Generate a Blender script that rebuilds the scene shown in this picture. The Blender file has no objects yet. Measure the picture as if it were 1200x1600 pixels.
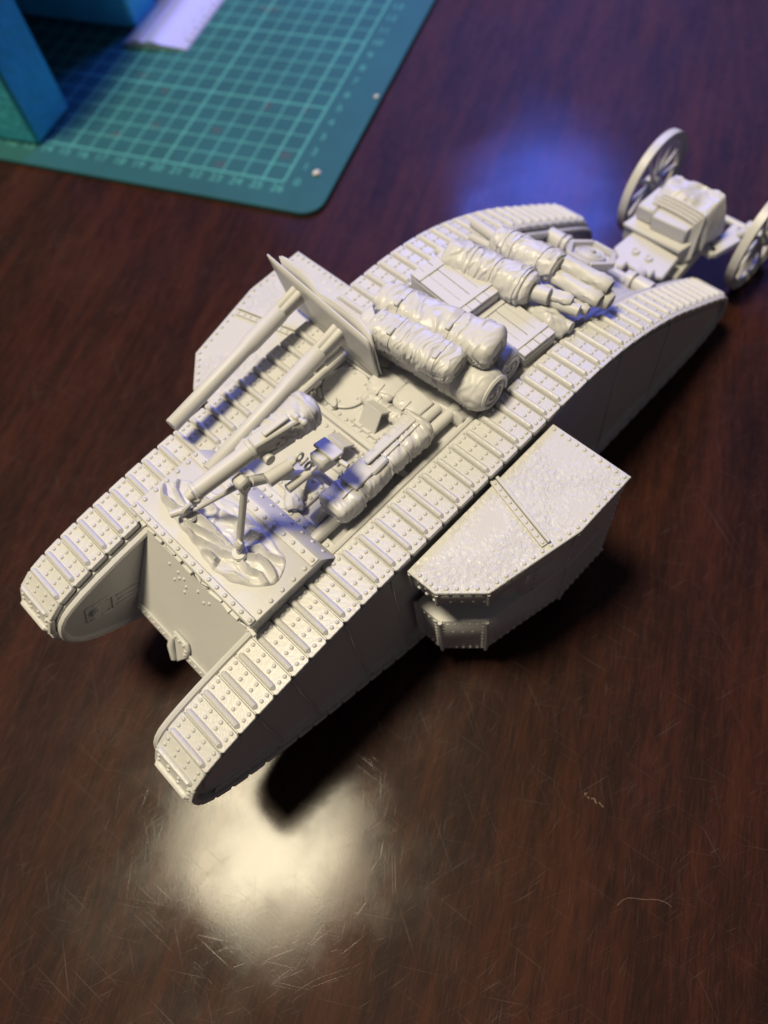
import bpy, bmesh, math, random
from mathutils import Vector, Matrix, noise

# ------------------------------------------------------------------ scene, camera, light
scn = bpy.context.scene
COL = scn.collection
S = 0.001                       # every length below is in millimetres
V = Vector

cam_d = bpy.data.cameras.new("camera")
cam = bpy.data.objects.new("camera", cam_d); COL.objects.link(cam)
RR = [[-0.6935376833597818, 0.7130908191237757, -0.10250348989829389],
      [0.6702365510089733, 0.5864874711730902, -0.45476962502853013],
      [-0.26417503184734015, -0.384101457740499, -0.8846906932426046]]
cam.matrix_world = Matrix(((RR[0][0], -RR[1][0], -RR[2][0], 108.668 * S),
                           (RR[0][1], -RR[1][1], -RR[2][1], 91.750 * S),
                           (RR[0][2], -RR[1][2], -RR[2][2], 219.328 * S), (0, 0, 0, 1)))
cam_d.sensor_width = 36; cam_d.sensor_fit = 'AUTO'
cam_d.lens = 36 * 1170.74 / 1600
cam_d.clip_start = 0.005; cam_d.clip_end = 20
cam_d.dof.use_dof = True
cam_d.dof.focus_distance = 0.172
cam_d.dof.aperture_fstop = 10.0
scn.camera = cam

w = bpy.data.worlds.new("World"); scn.world = w; w.use_nodes = True
bg = w.node_tree.nodes["Background"]
bg.inputs[0].default_value = (1.0, 0.95, 0.99, 1); bg.inputs[1].default_value = 0.068

scn.view_settings.view_transform = 'Standard'; scn.view_settings.look = 'None'
scn.view_settings.exposure = 0.0; scn.view_settings.gamma = 1.0

def area(name, direction, dist, target, size, power, col, shape='DISK', size_y=None):
    d = bpy.data.lights.new(name, 'AREA'); d.shape = shape; d.size = size
    if size_y: d.size_y = size_y
    d.energy = power; d.color = col
    o = bpy.data.objects.new(name, d); COL.objects.link(o)
    dv = V(direction).normalized(); o.location = V(target) * S + dv * dist
    o.rotation_euler = dv.to_track_quat('Z', 'Y').to_euler()
    return o
# the warm ceiling lamp and the cool glowing screen whose reflections lie on the table top
area("ceiling_lamp", (0.12, -0.22, 0.968), 1.8, (137, 46, 0), 0.39, 43, (1.0, 0.872, 0.60))
area("screen_light", (-0.62, -0.44, 0.66), 0.62, (-95, -46, 0), 0.18, 2.3, (0.09, 0.17, 1.0), 'ELLIPSE', 0.15)
area("wide_blue_fill", (-0.68, -0.46, 0.62), 1.1, (-100, -52, 0), 1.1, 3.3, (0.26, 0.25, 0.95), 'ELLIPSE', 0.6)  # added fill, no window behind it: spreads a dim blue sheen around the screen's

# ------------------------------------------------------------------ materials
def newmat(name):
    m = bpy.data.materials.new(name); m.use_nodes = True
    nt = m.node_tree; b = nt.nodes["Principled BSDF"]
    return m, nt, b
def N(nt, typ, **kw):
    n = nt.nodes.new(typ)
    for k, v in kw.items():
        if k.startswith('i_'):
            n.inputs[k[2:].replace('_', ' ')].default_value = v
        else: setattr(n, k, v)
    return n
def L(nt, a, b): nt.links.new(a, b)

def plastic(name, col, rough=0.42, bump=0.12, scale=900, bdist=0.00025, speck=0.0):
    m, nt, b = newmat(name)
    tc = N(nt, 'ShaderNodeTexCoord')
    n1 = N(nt, 'ShaderNodeTexNoise', i_Scale=scale, i_Detail=3.0)
    n2 = N(nt, 'ShaderNodeTexNoise', i_Scale=90.0, i_Detail=2.0)
    L(nt, tc.outputs['Object'], n1.inputs['Vector']); L(nt, tc.outputs['Object'], n2.inputs['Vector'])
    mx = N(nt, 'ShaderNodeMix', data_type='RGBA')
    mx.inputs[6].default_value = (*[c * 0.95 for c in col], 1); mx.inputs[7].default_value = (*[min(1, c * 1.04) for c in col], 1)
    L(nt, n2.outputs['Fac'], mx.inputs[0]); L(nt, mx.outputs[2], b.inputs['Base Color'])
    bp = N(nt, 'ShaderNodeBump', i_Strength=bump, i_Distance=bdist)
    L(nt, n1.outputs['Fac'], bp.inputs['Height']); L(nt, bp.outputs[0], b.inputs['Normal'])
    mr = N(nt, 'ShaderNodeMapRange'); mr.inputs[3].default_value = rough - .07; mr.inputs[4].default_value = rough + .09
    L(nt, n2.outputs['Fac'], mr.inputs[0]); L(nt, mr.outputs[0], b.inputs['Roughness'])
    b.inputs['Specular IOR Level'].default_value = 0.42
    return m
GREY = (0.528, 0.524, 0.528)
M_pl = plastic("grey_styrene", GREY)
M_link = plastic("grey_styrene_grained", GREY, 0.40, 0.5, 1050, 0.00032)
M_cloth = plastic("grey_styrene_cloth", GREY, 0.37, 0.30, 420, 0.00035)
M_wood = plastic("grey_styrene_planks", GREY, 0.46, 0.25, 700, 0.0002)
M_clean = plastic("grey_styrene_fresh", (0.54, 0.536, 0.54), 0.45, 0.03, 900)

def sponson_mat():
    """etched leathery texture in the middle of the sponson roof"""
    m, nt, b = newmat("grey_styrene_etched")
    b.inputs['Base Color'].default_value = (*GREY, 1)
    tc = N(nt, 'ShaderNodeTexCoord')
    n1 = N(nt, 'ShaderNodeTexNoise', i_Scale=760.0, i_Detail=4.0, i_Roughness=0.62, i_Distortion=0.6)
    n2 = N(nt, 'ShaderNodeTexNoise', i_Scale=75.0, i_Detail=3.0)
    for n in (n1, n2): L(nt, tc.outputs['Object'], n.inputs['Vector'])
    cr = N(nt, 'ShaderNodeMapRange'); cr.inputs[1].default_value = .40; cr.inputs[2].default_value = .58
    cr.inputs[3].default_value = .12; cr.inputs[4].default_value = 0.75
    L(nt, n2.outputs['Fac'], cr.inputs[0])
    bp = N(nt, 'ShaderNodeBump', i_Distance=0.0009)
    L(nt, cr.outputs[0], bp.inputs['Strength']); L(nt, n1.outputs['Fac'], bp.inputs['Height'])
    L(nt, bp.outputs[0], b.inputs['Normal']); b.inputs['Roughness'].default_value = 0.33
    return m
M_etch = sponson_mat()

def table_mat():
    m, nt, b = newmat("dark_varnished_wood")
    tc = N(nt, 'ShaderNodeTexCoord')
    rot = N(nt, 'ShaderNodeMapping'); rot.inputs['Rotation'].default_value = (0, 0, math.radians(-28))
    L(nt, tc.outputs['Object'], rot.inputs['Vector'])
    def mp(scale, r=0):
        if r:
            q = N(nt, 'ShaderNodeMapping'); q.inputs['Rotation'].default_value = (0, 0, r); L(nt, tc.outputs['Object'], q.inputs['Vector'])
            p = N(nt, 'ShaderNodeMapping'); p.inputs['Scale'].default_value = scale; L(nt, q.outputs[0], p.inputs['Vector']); return p.outputs[0]
        p = N(nt, 'ShaderNodeMapping'); p.inputs['Scale'].default_value = scale; p.inputs['Rotation'].default_value = (0, 0, r)
        L(nt, rot.outputs[0], p.inputs['Vector']); return p.outputs[0]
    # broad figure, medium streaks, fine pores, all stretched along the grain
    warp = N(nt, 'ShaderNodeTexNoise', i_Scale=1.0, i_Detail=3.0); L(nt, mp((6, 22, 1)), warp.inputs['Vector'])
    broad = N(nt, 'ShaderNodeTexNoise', i_Scale=1.0, i_Detail=5.0, i_Roughness=0.6, i_Distortion=0.5); L(nt, mp((10, 62, 1)), broad.inputs['Vector'])
    streak = N(nt, 'ShaderNodeTexNoise', i_Scale=1.0, i_Detail=6.0, i_Roughness=0.65, i_Distortion=0.3); L(nt, mp((34, 270, 1)), streak.inputs['Vector'])
    pore = N(nt, 'ShaderNodeTexNoise', i_Scale=1.0, i_Detail=3.0); L(nt, mp((160, 1500, 1)), pore.inputs['Vector'])
    a1 = N(nt, 'ShaderNodeMath', operation='MULTIPLY_ADD'); a1.inputs[1].default_value = 0.42; L(nt, streak.outputs['Fac'], a1.inputs[0])
    a2 = N(nt, 'ShaderNodeMath', operation='MULTIPLY_ADD'); a2.inputs[1].default_value = 0.55; L(nt, broad.outputs['Fac'], a2.inputs[0])
    a3 = N(nt, 'ShaderNodeMath', operation='MULTIPLY'); a3.inputs[1].default_value = 0.36; L(nt, pore.outputs['Fac'], a3.inputs[0])
    L(nt, a3.outputs[0], a2.inputs[2]); L(nt, a2.outputs[0], a1.inputs[2])
    ramp = N(nt, 'ShaderNodeValToRGB')
    e = ramp.color_ramp.elements
    e[0].position = .48; e[0].color = (.0085, .0037, .0034, 1)
    e[1].position = .93; e[1].color = (.054, .0158, .0078, 1)
    x = e.new(.62); x.color = (.0195, .0068, .0050, 1)
    x = e.new(.72); x.color = (.033, .0103, .0064, 1)
    L(nt, a1.outputs[0], ramp.inputs[0])
    # fine scratches in several directions
    tot = None
    rng = random.Random(5)
    for k in range(10):
        n = N(nt, 'ShaderNodeTexNoise', i_Scale=1.0, i_Detail=0.0, i_Distortion=rng.uniform(.1, .6))
        L(nt, mp((rng.uniform(30, 110), rng.uniform(1800, 3800), 1), k * .314 + rng.uniform(-.2, .2) + .01), n.inputs['Vector'])
        mr = N(nt, 'ShaderNodeMapRange'); mr.inputs[1].default_value = .755; mr.inputs[2].default_value = .90
        L(nt, n.outputs['Fac'], mr.inputs[0])
        if tot is None: tot = mr.outputs[0]
        else:
            ad = N(nt, 'ShaderNodeMath', operation='MAXIMUM'); L(nt, tot, ad.inputs[0]); L(nt, mr.outputs[0], ad.inputs[1]); tot = ad.outputs[0]
    # dust and worn film: pale and rough along the scratches
    dust = N(nt, 'ShaderNodeTexNoise', i_Scale=28.0, i_Detail=5.0, i_Roughness=0.6); L(nt, tc.outputs['Object'], dust.inputs['Vector'])
    smul = N(nt, 'ShaderNodeMath', operation='MULTIPLY'); L(nt, tot, smul.inputs[0]); L(nt, dust.outputs['Fac'], smul.inputs[1])
    sfac = N(nt, 'ShaderNodeMath', operation='MULTIPLY'); sfac.inputs[1].default_value = 0.12; L(nt, smul.outputs[0], sfac.inputs[0])
    mx = N(nt, 'ShaderNodeMix', data_type='RGBA'); mx.inputs[7].default_value = (.15, .075, .045, 1)
    L(nt, sfac.outputs[0], mx.inputs[0]); L(nt, ramp.outputs[0], mx.inputs[6]); L(nt, mx.outputs[2], b.inputs['Base Color'])
    rr = N(nt, 'ShaderNodeMapRange'); rr.inputs[1].default_value = .3; rr.inputs[2].default_value = .7
    rr.inputs[3].default_value = .44; rr.inputs[4].default_value = .56; L(nt, dust.outputs['Fac'], rr.inputs[0])
    ra = N(nt, 'ShaderNodeMath', operation='MULTIPLY_ADD'); ra.inputs[1].default_value = .12; L(nt, tot, ra.inputs[0]); L(nt, rr.outputs[0], ra.inputs[2])
    L(nt, ra.outputs[0], b.inputs['Roughness'])
    # relief: fine fibres, pores and scratches
    fib = N(nt, 'ShaderNodeTexNoise', i_Scale=1.0, i_Detail=4.0, i_Roughness=0.7); L(nt, mp((900, 1700, 1), -1.15), fib.inputs['Vector'])
    hs = N(nt, 'ShaderNodeMath', operation='MULTIPLY_ADD'); hs.inputs[1].default_value = -.85; L(nt, tot, hs.inputs[0]); L(nt, fib.outputs['Fac'], hs.inputs[2])
    bp = N(nt, 'ShaderNodeBump', i_Strength=0.20, i_Distance=0.00012); L(nt, hs.outputs[0], bp.inputs['Height']); L(nt, bp.outputs[0], b.inputs['Normal'])
    bc = N(nt, 'ShaderNodeBump', i_Strength=0.05, i_Distance=0.00012); L(nt, hs.outputs[0], bc.inputs['Height']); L(nt, bc.outputs[0], b.inputs['Coat Normal'])
    sp = N(nt, 'ShaderNodeMath', operation='MULTIPLY_ADD'); sp.inputs[1].default_value = .45; sp.inputs[2].default_value = .055
    L(nt, smul.outputs[0], sp.inputs[0]); L(nt, sp.outputs[0], b.inputs['Specular IOR Level'])
    cr = N(nt, 'ShaderNodeMapRange'); cr.inputs[1].default_value = .36; cr.inputs[2].default_value = .64; cr.inputs[3].default_value = .07; cr.inputs[4].default_value = .20
    L(nt, dust.outputs['Fac'], cr.inputs[0]); L(nt, cr.outputs[0], b.inputs['Coat Roughness'])
    b.inputs['Coat Weight'].default_value = 0.215
    return m
M_table = table_mat()

def simple(name, col, rough=0.5, metal=0.0, bump=0.0, scale=400, spec=0.5, var=0.0):
    m, nt, b = newmat(name)
    b.inputs['Base Color'].default_value = (*col, 1); b.inputs['Roughness'].default_value = rough
    b.inputs['Metallic'].default_value = metal; b.inputs['Specular IOR Level'].default_value = spec
    tc = N(nt, 'ShaderNodeTexCoord')
    n = N(nt, 'ShaderNodeTexNoise', i_Scale=scale, i_Detail=4.0); L(nt, tc.outputs['Object'], n.inputs['Vector'])
    if bump:
        bp = N(nt, 'ShaderNodeBump', i_Strength=bump, i_Distance=0.0004); L(nt, n.outputs['Fac'], bp.inputs['Height']); L(nt, bp.outputs[0], b.inputs['Normal'])
    if var:
        n2 = N(nt, 'ShaderNodeTexNoise', i_Scale=35.0, i_Detail=5.0); L(nt, tc.outputs['Object'], n2.inputs['Vector'])
        mx = N(nt, 'ShaderNodeMix', data_type='RGBA')
        mx.inputs[6].default_value = (*[c * (1 - var) for c in col], 1); mx.inputs[7].default_value = (*[c * (1 + var) for c in col], 1)
        L(nt, n2.outputs['Fac'], mx.inputs[0]); L(nt, mx.outputs[2], b.inputs['Base Color'])
    return m
M_mat = simple("green_mat_vinyl", (.013, .085, .094), .55, bump=.15, scale=900, spec=.35, var=.25)
M_line = simple("mat_print", (.070, .30, .26), .6, spec=.3, var=.2)
M_steel = simple("ruler_aluminium", (.62, .62, .66), .38, metal=.6, bump=.05, scale=300)
M_ink = simple("ruler_ink", (.10, .11, .16), .6)
M_foam = simple("blue_foam", (.06, .48, .60), .75, bump=1.0, scale=240, spec=.25, var=.5)
M_speck = simple("white_crumb_plastic", (.62, .56, .52), .7)
M_hair = simple("pale_fibre", (.26, .18, .13), .6)
M_dark = simple("mat_stain", (.030, .068, .072), .7)

# ------------------------------------------------------------------ mesh helpers (mm)
class MB:
    def __init__(s): s.bm = bmesh.new()
    def box(s, c, d, rz=0, bev=0.25, rot=None, taper=None):
        b2 = bmesh.new(); bmesh.ops.create_cube(b2, size=1)
        for v in b2.verts:
            v.co = V((v.co.x * d[0], v.co.y * d[1], v.co.z * d[2]))
            if taper and v.co.z > 0: v.co.x *= taper[0]; v.co.y *= taper[1]
        if bev:
            bmesh.ops.bevel(b2, geom=list(b2.edges), offset=min(bev, min(d) * .45), segments=1, affect='EDGES')
        m = rot.to_4x4() if rot else Matrix.Rotation(rz, 4, 'Z')
        s.add(b2, Matrix.Translation(c) @ m); return s
    def add(s, b2, m=None):
        if m: b2.transform(m)
        me = bpy.data.meshes.new("t"); b2.to_mesh(me); b2.free(); s.bm.from_mesh(me); bpy.data.meshes.remove(me)
    def bar(s, a, b, wd, ht, up=(0, 0, 1), bev=.2):
        a, b = V(a), V(b); x = (b - a).normalized(); z = (V(up) - x * V(up).dot(x)).normalized(); y = z.cross(x)
        rot = Matrix((x, y, z)).transposed()
        return s.box((a + b) / 2, ((b - a).length, wd, ht), rot=rot, bev=bev)
    def prism(s, poly, y0, y1, axis='y', bev=0):
        """poly (u,v): axis y -> (x,z); axis z -> (x,y)"""
        b2 = bmesh.new()
        f = (lambda u, v, t: (u, t, v)) if axis == 'y' else (lambda u, v, t: (u, v, t))
        a = [b2.verts.new(f(u, v, y0)) for u, v in poly]; c = [b2.verts.new(f(u, v, y1)) for u, v in poly]
        b2.faces.new(a); b2.faces.new(c[::-1]); n = len(poly)
        for i in range(n): b2.faces.new((a[i], c[i], c[(i + 1) % n], a[(i + 1) % n]))
        bmesh.ops.recalc_face_normals(b2, faces=b2.faces)
        if bev: bmesh.ops.bevel(b2, geom=list(b2.edges), offset=bev, segments=1, affect='EDGES')
        s.add(b2); return s
    def tube(s, pts, r, seg=10, caps=True, closed=False):
        pts = [V(p) for p in pts]; n = len(pts)
        rs = r if isinstance(r, (list, tuple)) else [r] * n
        rings = []; up = None
        for i, p in enumerate(pts):
            if closed: t = pts[(i + 1) % n] - pts[i - 1]
            else: t = pts[min(i + 1, n - 1)] - pts[max(i - 1, 0)]
            t.normalize()
            if up is None: up = V((0, 0, 1)) if abs(t.z) < .9 else V((1, 0, 0))
            y = t.cross(up).normalized(); up = y.cross(t).normalized()
            rings.append([s.bm.verts.new(p + (y * math.cos(a) + up * math.sin(a)) * rs[i]) for a in [2 * math.pi * k / seg for k in range(seg)]])
        m = n if closed else n - 1
        for i in range(m):
            A, B = rings[i], rings[(i + 1) % n]
            for k in range(seg): s.bm.faces.new((A[k], A[(k + 1) % seg], B[(k + 1) % seg], B[k]))
        if caps and not closed: s.bm.faces.new(rings[0][::-1]); s.bm.faces.new(rings[-1])
        return s
    def cyl(s, a, b, r, seg=16): return s.tube([a, b], r, seg)
    def rivet(s, p, n=(0, 0, 1), r=.42, h=.76):
        r *= 1.34
        n = V(n).normalized(); t = V((1, 0, 0)) if abs(n.x) < .8 else V((0, 1, 0))
        u = n.cross(t).normalized(); w_ = n.cross(u); p = V(p); rings = []
        for rr, hh in ((1, -.2), (.94, .3), (.62, .6), (.22, .72)):
            rings.append([s.bm.verts.new(p + (u * math.cos(a) + w_ * math.sin(a)) * r * rr + n * r * hh * h * 1.4) for a in [2 * math.pi * k / 7 for k in range(7)]])
        for i in range(3):
            for k in range(7): s.bm.faces.new((rings[i][k], rings[i][(k + 1) % 7], rings[i + 1][(k + 1) % 7], rings[i + 1][k]))
        s.bm.faces.new(rings[3]); s.bm.faces.new(rings[0][::-1]); return s
    def rivets(s, a, b, n, nor=(0, 0, 1), r=.42):
        a, b = V(a), V(b)
        for i in range(n): s.rivet(a.lerp(b, i / max(1, n - 1)), nor, r)
        return s
    def grid(s, fn, nu, nv, closed_v=False, cap=False):
        vs = [[s.bm.verts.new(fn(i / nu, j / nv)) for j in range(nv if closed_v else nv + 1)] for i in range(nu + 1)]
        m = nv
        for i in range(nu):
            for j in range(m):
                j2 = (j + 1) % nv if closed_v else j + 1
                s.bm.faces.new((vs[i][j], vs[i + 1][j], vs[i + 1][j2], vs[i][j2]))
        if cap: s.bm.faces.new(vs[0]); s.bm.faces.new(vs[-1][::-1])
        return s
    def sphere(s, c, r, seg=10):
        b2 = bmesh.new(); bmesh.ops.create_uvsphere(b2, u_segments=seg, v_segments=max(5, seg // 2), radius=1)
        d = r if isinstance(r, (tuple, list)) else (r, r, r)
        s.add(b2, Matrix.Translation(c) @ Matrix.Diagonal((*d, 1))); return s
    def build(s, name, mat, parent=None, angle=38, loc=None, kind=None):
        bmesh.ops.recalc_face_normals(s.bm, faces=s.bm.faces)
        o0 = V((0, 0, 0))
        if parent is not None: o0 = WORLD.get(parent.name, V((0, 0, 0)))
        base = V(loc) if loc is not None else o0
        s.bm.transform(Matrix.Scale(S, 4) @ Matrix.Translation(-base))
        me = bpy.data.meshes.new(name); s.bm.to_mesh(me); s.bm.free()
        for p in me.polygons: p.use_smooth = True
        me.set_sharp_from_angle(angle=math.radians(angle))
        me.materials.append(mat)
        o = bpy.data.objects.new(name, me); COL.objects.link(o)
        o.location = (base - o0) * S
        WORLD[o.name] = base
        if parent is not None: o.parent = parent
        if kind: o["kind"] = kind
        return o
WORLD = {}
def thing(name, label, cat, loc, group=None):
    o = bpy.data.objects.new(name, None); COL.objects.link(o)
    o.location = V(loc) * S; o.empty_display_size = .005; WORLD[o.name] = V(loc)
    o["label"] = label; o["category"] = cat
    if group: o["group"] = group
    return o
def tag(o, label, cat, group=None):
    o["label"] = label; o["category"] = cat
    if group: o["group"] = group
    return o
def instance(me, name, parent, loc, rot=(0, 0, 0)):
    o = bpy.data.objects.new(name, me); COL.objects.link(o); o.parent = parent
    o.location = (V(loc) - WORLD[parent.name]) * S; o.rotation_euler = rot; WORLD[o.name] = V(loc)
    return o
def fbm(p, sc, oct=3): return noise.fractal(V(p) * sc, 1.0, 2.0, oct)
def inset(poly, d):
    n = len(poly); out = []
    area2 = sum(poly[i][0] * poly[(i + 1) % n][1] - poly[(i + 1) % n][0] * poly[i][1] for i in range(n))
    sg = 1 if area2 > 0 else -1
    for i in range(n):
        a, b, c = V(poly[i - 1]), V(poly[i]), V(poly[(i + 1) % n])
        e1 = (b - a).normalized(); e2 = (c - b).normalized()
        n1 = V((-e1.y, e1.x)) * sg; n2 = V((-e2.y, e2.x)) * sg
        m = (n1 + n2).normalized(); out.append(tuple(b + m * d / max(.4, m.dot(n1))))
    return out
def chaikin(p, closed=True, it=1):
    for _ in range(it):
        q = []; n = len(p)
        for i in range(n if closed else n - 1):
            a, b = V(p[i]), V(p[(i + 1) % n]); q += [tuple(a.lerp(b, .25)), tuple(a.lerp(b, .75))]
        p = q
    return p

# ------------------------------------------------------------------ table top
tb = MB(); tb.box((0, 0, -15), (2400, 2400, 30), bev=2)
table = tb.build("table_top", M_table); table["kind"] = "structure"

# ------------------------------------------------------------------ the tank
PATH = [(138.2, 43.5), (137.6, 49), (134.3, 53.8), (128.5, 56.2), (117, 58.2), (100, 59.7), (85, 60.5), (60, 60.6), (40, 60.6), (15, 60.5), (0, 60),
        (-8, 58.9), (-17, 57.1), (-25, 54.3), (-33, 51.2), (-46.8, 44.4), (-56.7, 38), (-68, 31), (-83.3, 21), (-87.2, 15.5), (-88.2, 9.5), (-85, 4.2), (-77, 1.4),
        (-58, .25), (-20, 0), (30, 0), (62, 0.2), (71, 2), (86, 9.3), (104, 17.6), (117, 24.6), (127, 30.6), (135.2, 37.3)]
PATH2 = chaikin(PATH)
TO, TI = 35.7, 21.8           # outer and inner edge of a track, from the centre line
tank = thing("tank_model", "unpainted grey kit model of a rhomboid tank with riveted wraparound tracks on the dark table", "model tank", (20, 0, 0))

# one track link: pad, raised spud along the leading edge, eight rivets
PITCH_N = 90
per = []
n = len(PATH2); tot = 0
for i in range(n):
    a, b = V(PATH2[i]), V(PATH2[(i + 1) % n]); per.append((tot, a, b)); tot += (b - a).length
pitch = tot / PITCH_N
def at_path(d):
    d %= tot
    for s0, a, b in reversed(per):
        if d >= s0: return a.lerp(b, (d - s0) / max(1e-6, (b - a).length))
def link_mesh(v):
    mb = MB(); wd = TO - TI; p = pitch
    # pad with rounded outer corners, slightly proud of its neighbours' joint
    poly = [(-p / 2 + .12, -wd / 2 + .3), (-p / 2 + .12, wd / 2 - .5), (-p / 2 + .55, wd / 2), (p / 2 - .6, wd / 2), (p / 2 - .15, wd / 2 - .45), (p / 2 - .15, -wd / 2 + .45), (p / 2 - .6, -wd / 2), (-p / 2 + .5, -wd / 2)]
    mb.prism(poly, -1.5, 0, axis='z', bev=.16)
    mb.prism([(-p / 2 - .3, -wd / 2 + .8), (-p / 2 - .3, wd / 2 - .8), (p / 2 + .3, wd / 2 - .8), (p / 2 + .3, -wd / 2 + .8)], -1.7, -.55, axis='z')
    # spud
    xr = p / 2 - 1.0
    def spud(u, vv):
        y = -wd / 2 + .5 + u * (wd - 1.5); e = max(0.0, 1 - (abs(u - .5) * 2) ** 14) ** .5
        a = math.pi * vv; return V((xr + math.cos(a) * .82 * (.35 + .65 * e), y, -.1 + math.sin(a) * 1.12 * e))
    mb.grid(spud, 14, 6)
    for fy in (.115, .37, .63, .885):
        for fx in (.02, -.29):
            mb.rivet((fx * p - .15, -wd / 2 + fy * wd, 0), (0, 0, 1), .42)
    o = mb.build("track_link", M_link, loc=(0, 0, 0)); me = o.data; bpy.data.objects.remove(o); return me
LINK = link_mesh(0)
IN_W = inset(PATH2, 1.7); IN_C = inset(PATH2, 2.0)

for sg in (1, -1):
    # frame core that the track runs round; carries the links
    fr = MB(); fr.prism(IN_C, sg * 21.6, sg * 34.2)
    # outer armour: a bevelled plate, strips along seams
    frame = fr.build("track_frame", M_pl, tank, loc=(20, sg * 28, 0))
    pl = MB(); pl.prism(inset(PATH2, 4.2), sg * 34.1, sg * 34.9, bev=.2)
    pl.build("side_plate", M_pl, frame)
    sm = MB()
    for x, zt, zb in ((115, 55, 27), (104, 56, 22), (87, 57, 14), (72, 58, 7), (-18, 53, 4), (-45, 42, 4.5)):
        sm.bar((x, sg * 35, zb), (x, sg * 35, zt), .5, .7, up=(0, sg, 0), bev=.1)
    low = [(133, 40.5), (117, 29), (104, 22), (86, 13.7), (70, 6.4), (60, 4.6), (-58, 4.8), (-76, 6.2), (-83, 9)]
    for a, b in zip(low[:-1], low[1:]):
        sm.bar((a[0], sg * 35.05, a[1]), (b[0], sg * 35.05, b[1]), 1.6, .5, up=(0, sg, 0), bev=.1)
        sm.bar((a[0], sg * 35.0, a[1] + 3.4), (b[0], sg * 35.0, b[1] + 3.4), .7, .5, up=(0, sg, 0), bev=.1)
        k = max(2, int((V(b) - V(a)).length / 2.6))
        sm.rivets((a[0], sg * 35.3, a[1]), (b[0], sg * 35.3, b[1]), k, (0, sg, 0), .36)
    sm.build("seam_strip", M_pl, frame)
    # inner wall of the frame with its rounded rim (seen between the front horns)
    iw = MB(); iw.prism(inset(PATH2, 2.6), sg * 20.0, sg * 21.5)
    iw.build("inner_wall", M_pl, frame)
    rim = MB(); q = inset(PATH2, 2.35); rim.tube([(x, sg * 19.95, z) for x, z in q], .95, 8, closed=True)
    rim.build("rim", M_pl, frame)
    gd = MB()
    dirx = V((.86, 0, .51)); o0 = V((124.5, sg * 19.9, 44.6))
    def P(u, v): return o0 + V((1, 0, .42)).normalized() * u + V((-.39, 0, .92)) * v
    gd.bar(P(-3, -2.9), P(4.4, -2.9), .6, .7, (0, 1, 0)); gd.bar(P(-3, 2.9), P(4.4, 2.9), .6, .7, (0, 1, 0))
    gd.bar(P(-3, -2.9), P(-3, 2.9), .6, .7, (0, 1, 0)); gd.bar(P(4.4, -2.9), P(4.4, 2.9), .6, .7, (0, 1, 0))
    gd.cyl(P(2.0, 0), P(2.0, 0) - V((0, sg * 1.2, 0)), 1.25, 12)
    gd.bar(P(-10.5, -2), P(-4, -2), .5, .7, (0, 1, 0)); gd.bar(P(-10.5, 1.6), P(-4, 1.6), .5, .7, (0, 1, 0)); gd.bar(P(-10.5, -2), P(-10.5, 1.6), .5, .7, (0, 1, 0))
    gd.bar(P(-9, -.3), P(-4.5, -.3), .8, .6, (0, 1, 0))
    for u in range(-2, 4, 2):
        gd.rivet(P(u, -2.2), (0, -sg, 0), .3); gd.rivet(P(u, 2.2), (0, -sg, 0), .3)
    gd.build("track_adjuster", M_pl, frame)
    # links
    for k in range(PITCH_N):
        d0 = 5.5 + k * pitch
        a, b = at_path(d0 - pitch / 2), at_path(d0 + pitch / 2)
        mid = (a + b) / 2; t = (a - b).normalized()          # leading edge faces forward on the top run
        instance(LINK, "track_link", frame, (mid.x, sg * (TO + TI) / 2, mid.y), (0, math.atan2(-t.y, t.x), 0))

# hull between the tracks
hp = [(103.3, 58.2), (118.2, 34.6), (108, 19), (88, 8), (-62, 6), (-66, 20), (-56, 33), (-38, 44), (-26, 51.5), (-12, 55.2), (0, 57), (79, 57)]
hb = MB(); hb.prism(hp, -19.6, 19.6)
hull = hb.build("hull", M_pl, tank, loc=(20, 0, 0))
# sloping front plate: bottom flange, rivets, towing bracket
g0, g1 = V((103.3, 0, 58.2)), V((118.2, 0, 34.6)); gdir = (g1 - g0).normalized(); gn = V((-gdir.z, 0, gdir.x)); gn = gn if gn.x > 0 else -gn
fl = MB(); fl.bar(g1 + V((0, -18.7, 0)) + gn * .3 - gdir * 1.2, g1 + V((0, 18.7, 0)) + gn * .3 - gdir * 1.2, 2.6, .7, up=gn)
fl.build("front_flange", M_pl, hull)
rv = MB(); rv.rivets(g1 + V((0, -17.8, 0)) + gn * .62 - gdir * 1.2, g1 + V((0, 17.8, 0)) + gn * .62 - gdir * 1.2, 17, gn, .36)
for t, y in ((3.2, -6), (4.6, -5.2), (5.2, -2.4), (7.2, -2.6), (3.5, -3.6), (3.0, 1.8), (6.4, -6.8), (4.6, 4.4), (3.2, 6.2), (3.2, -9.5)):
    rv.rivet(g0 + V((0, y, 0)) + gdir * t, gn, .36)
rv.build("rivets", M_pl, hull, kind="stuff")
tw = MB(); c0 = g1 - gdir * 1.6 + gn * .6
tri = [(-4.6, -2.6), (-4.6, 3.0), (-2.9, 4.1), (-.2, 4.1), (4.6, .9), (4.6, -1.6), (2.6, -2.9)]
b2 = bmesh.new(); R3 = Matrix((gdir, V((0, 1, 0)), gn)).transposed().to_4x4()
tp = MB(); tp.prism(tri, -.4, .7, axis='z', bev=.25); tp.bm.transform(Matrix.Translation(c0 + V((0, -.5, 0))) @ R3)
for u, v in ((-3.6, -1.4), (-3.6, .4), (-3.6, 2.2), (-2.2, 3.2), (-.9, 3.2)): tp.rivet(c0 + V((0, -.5 + v, 0)) + gdir * u + gn * .7, gn, .4)
tp.build("towing_bracket", M_pl, hull)
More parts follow.
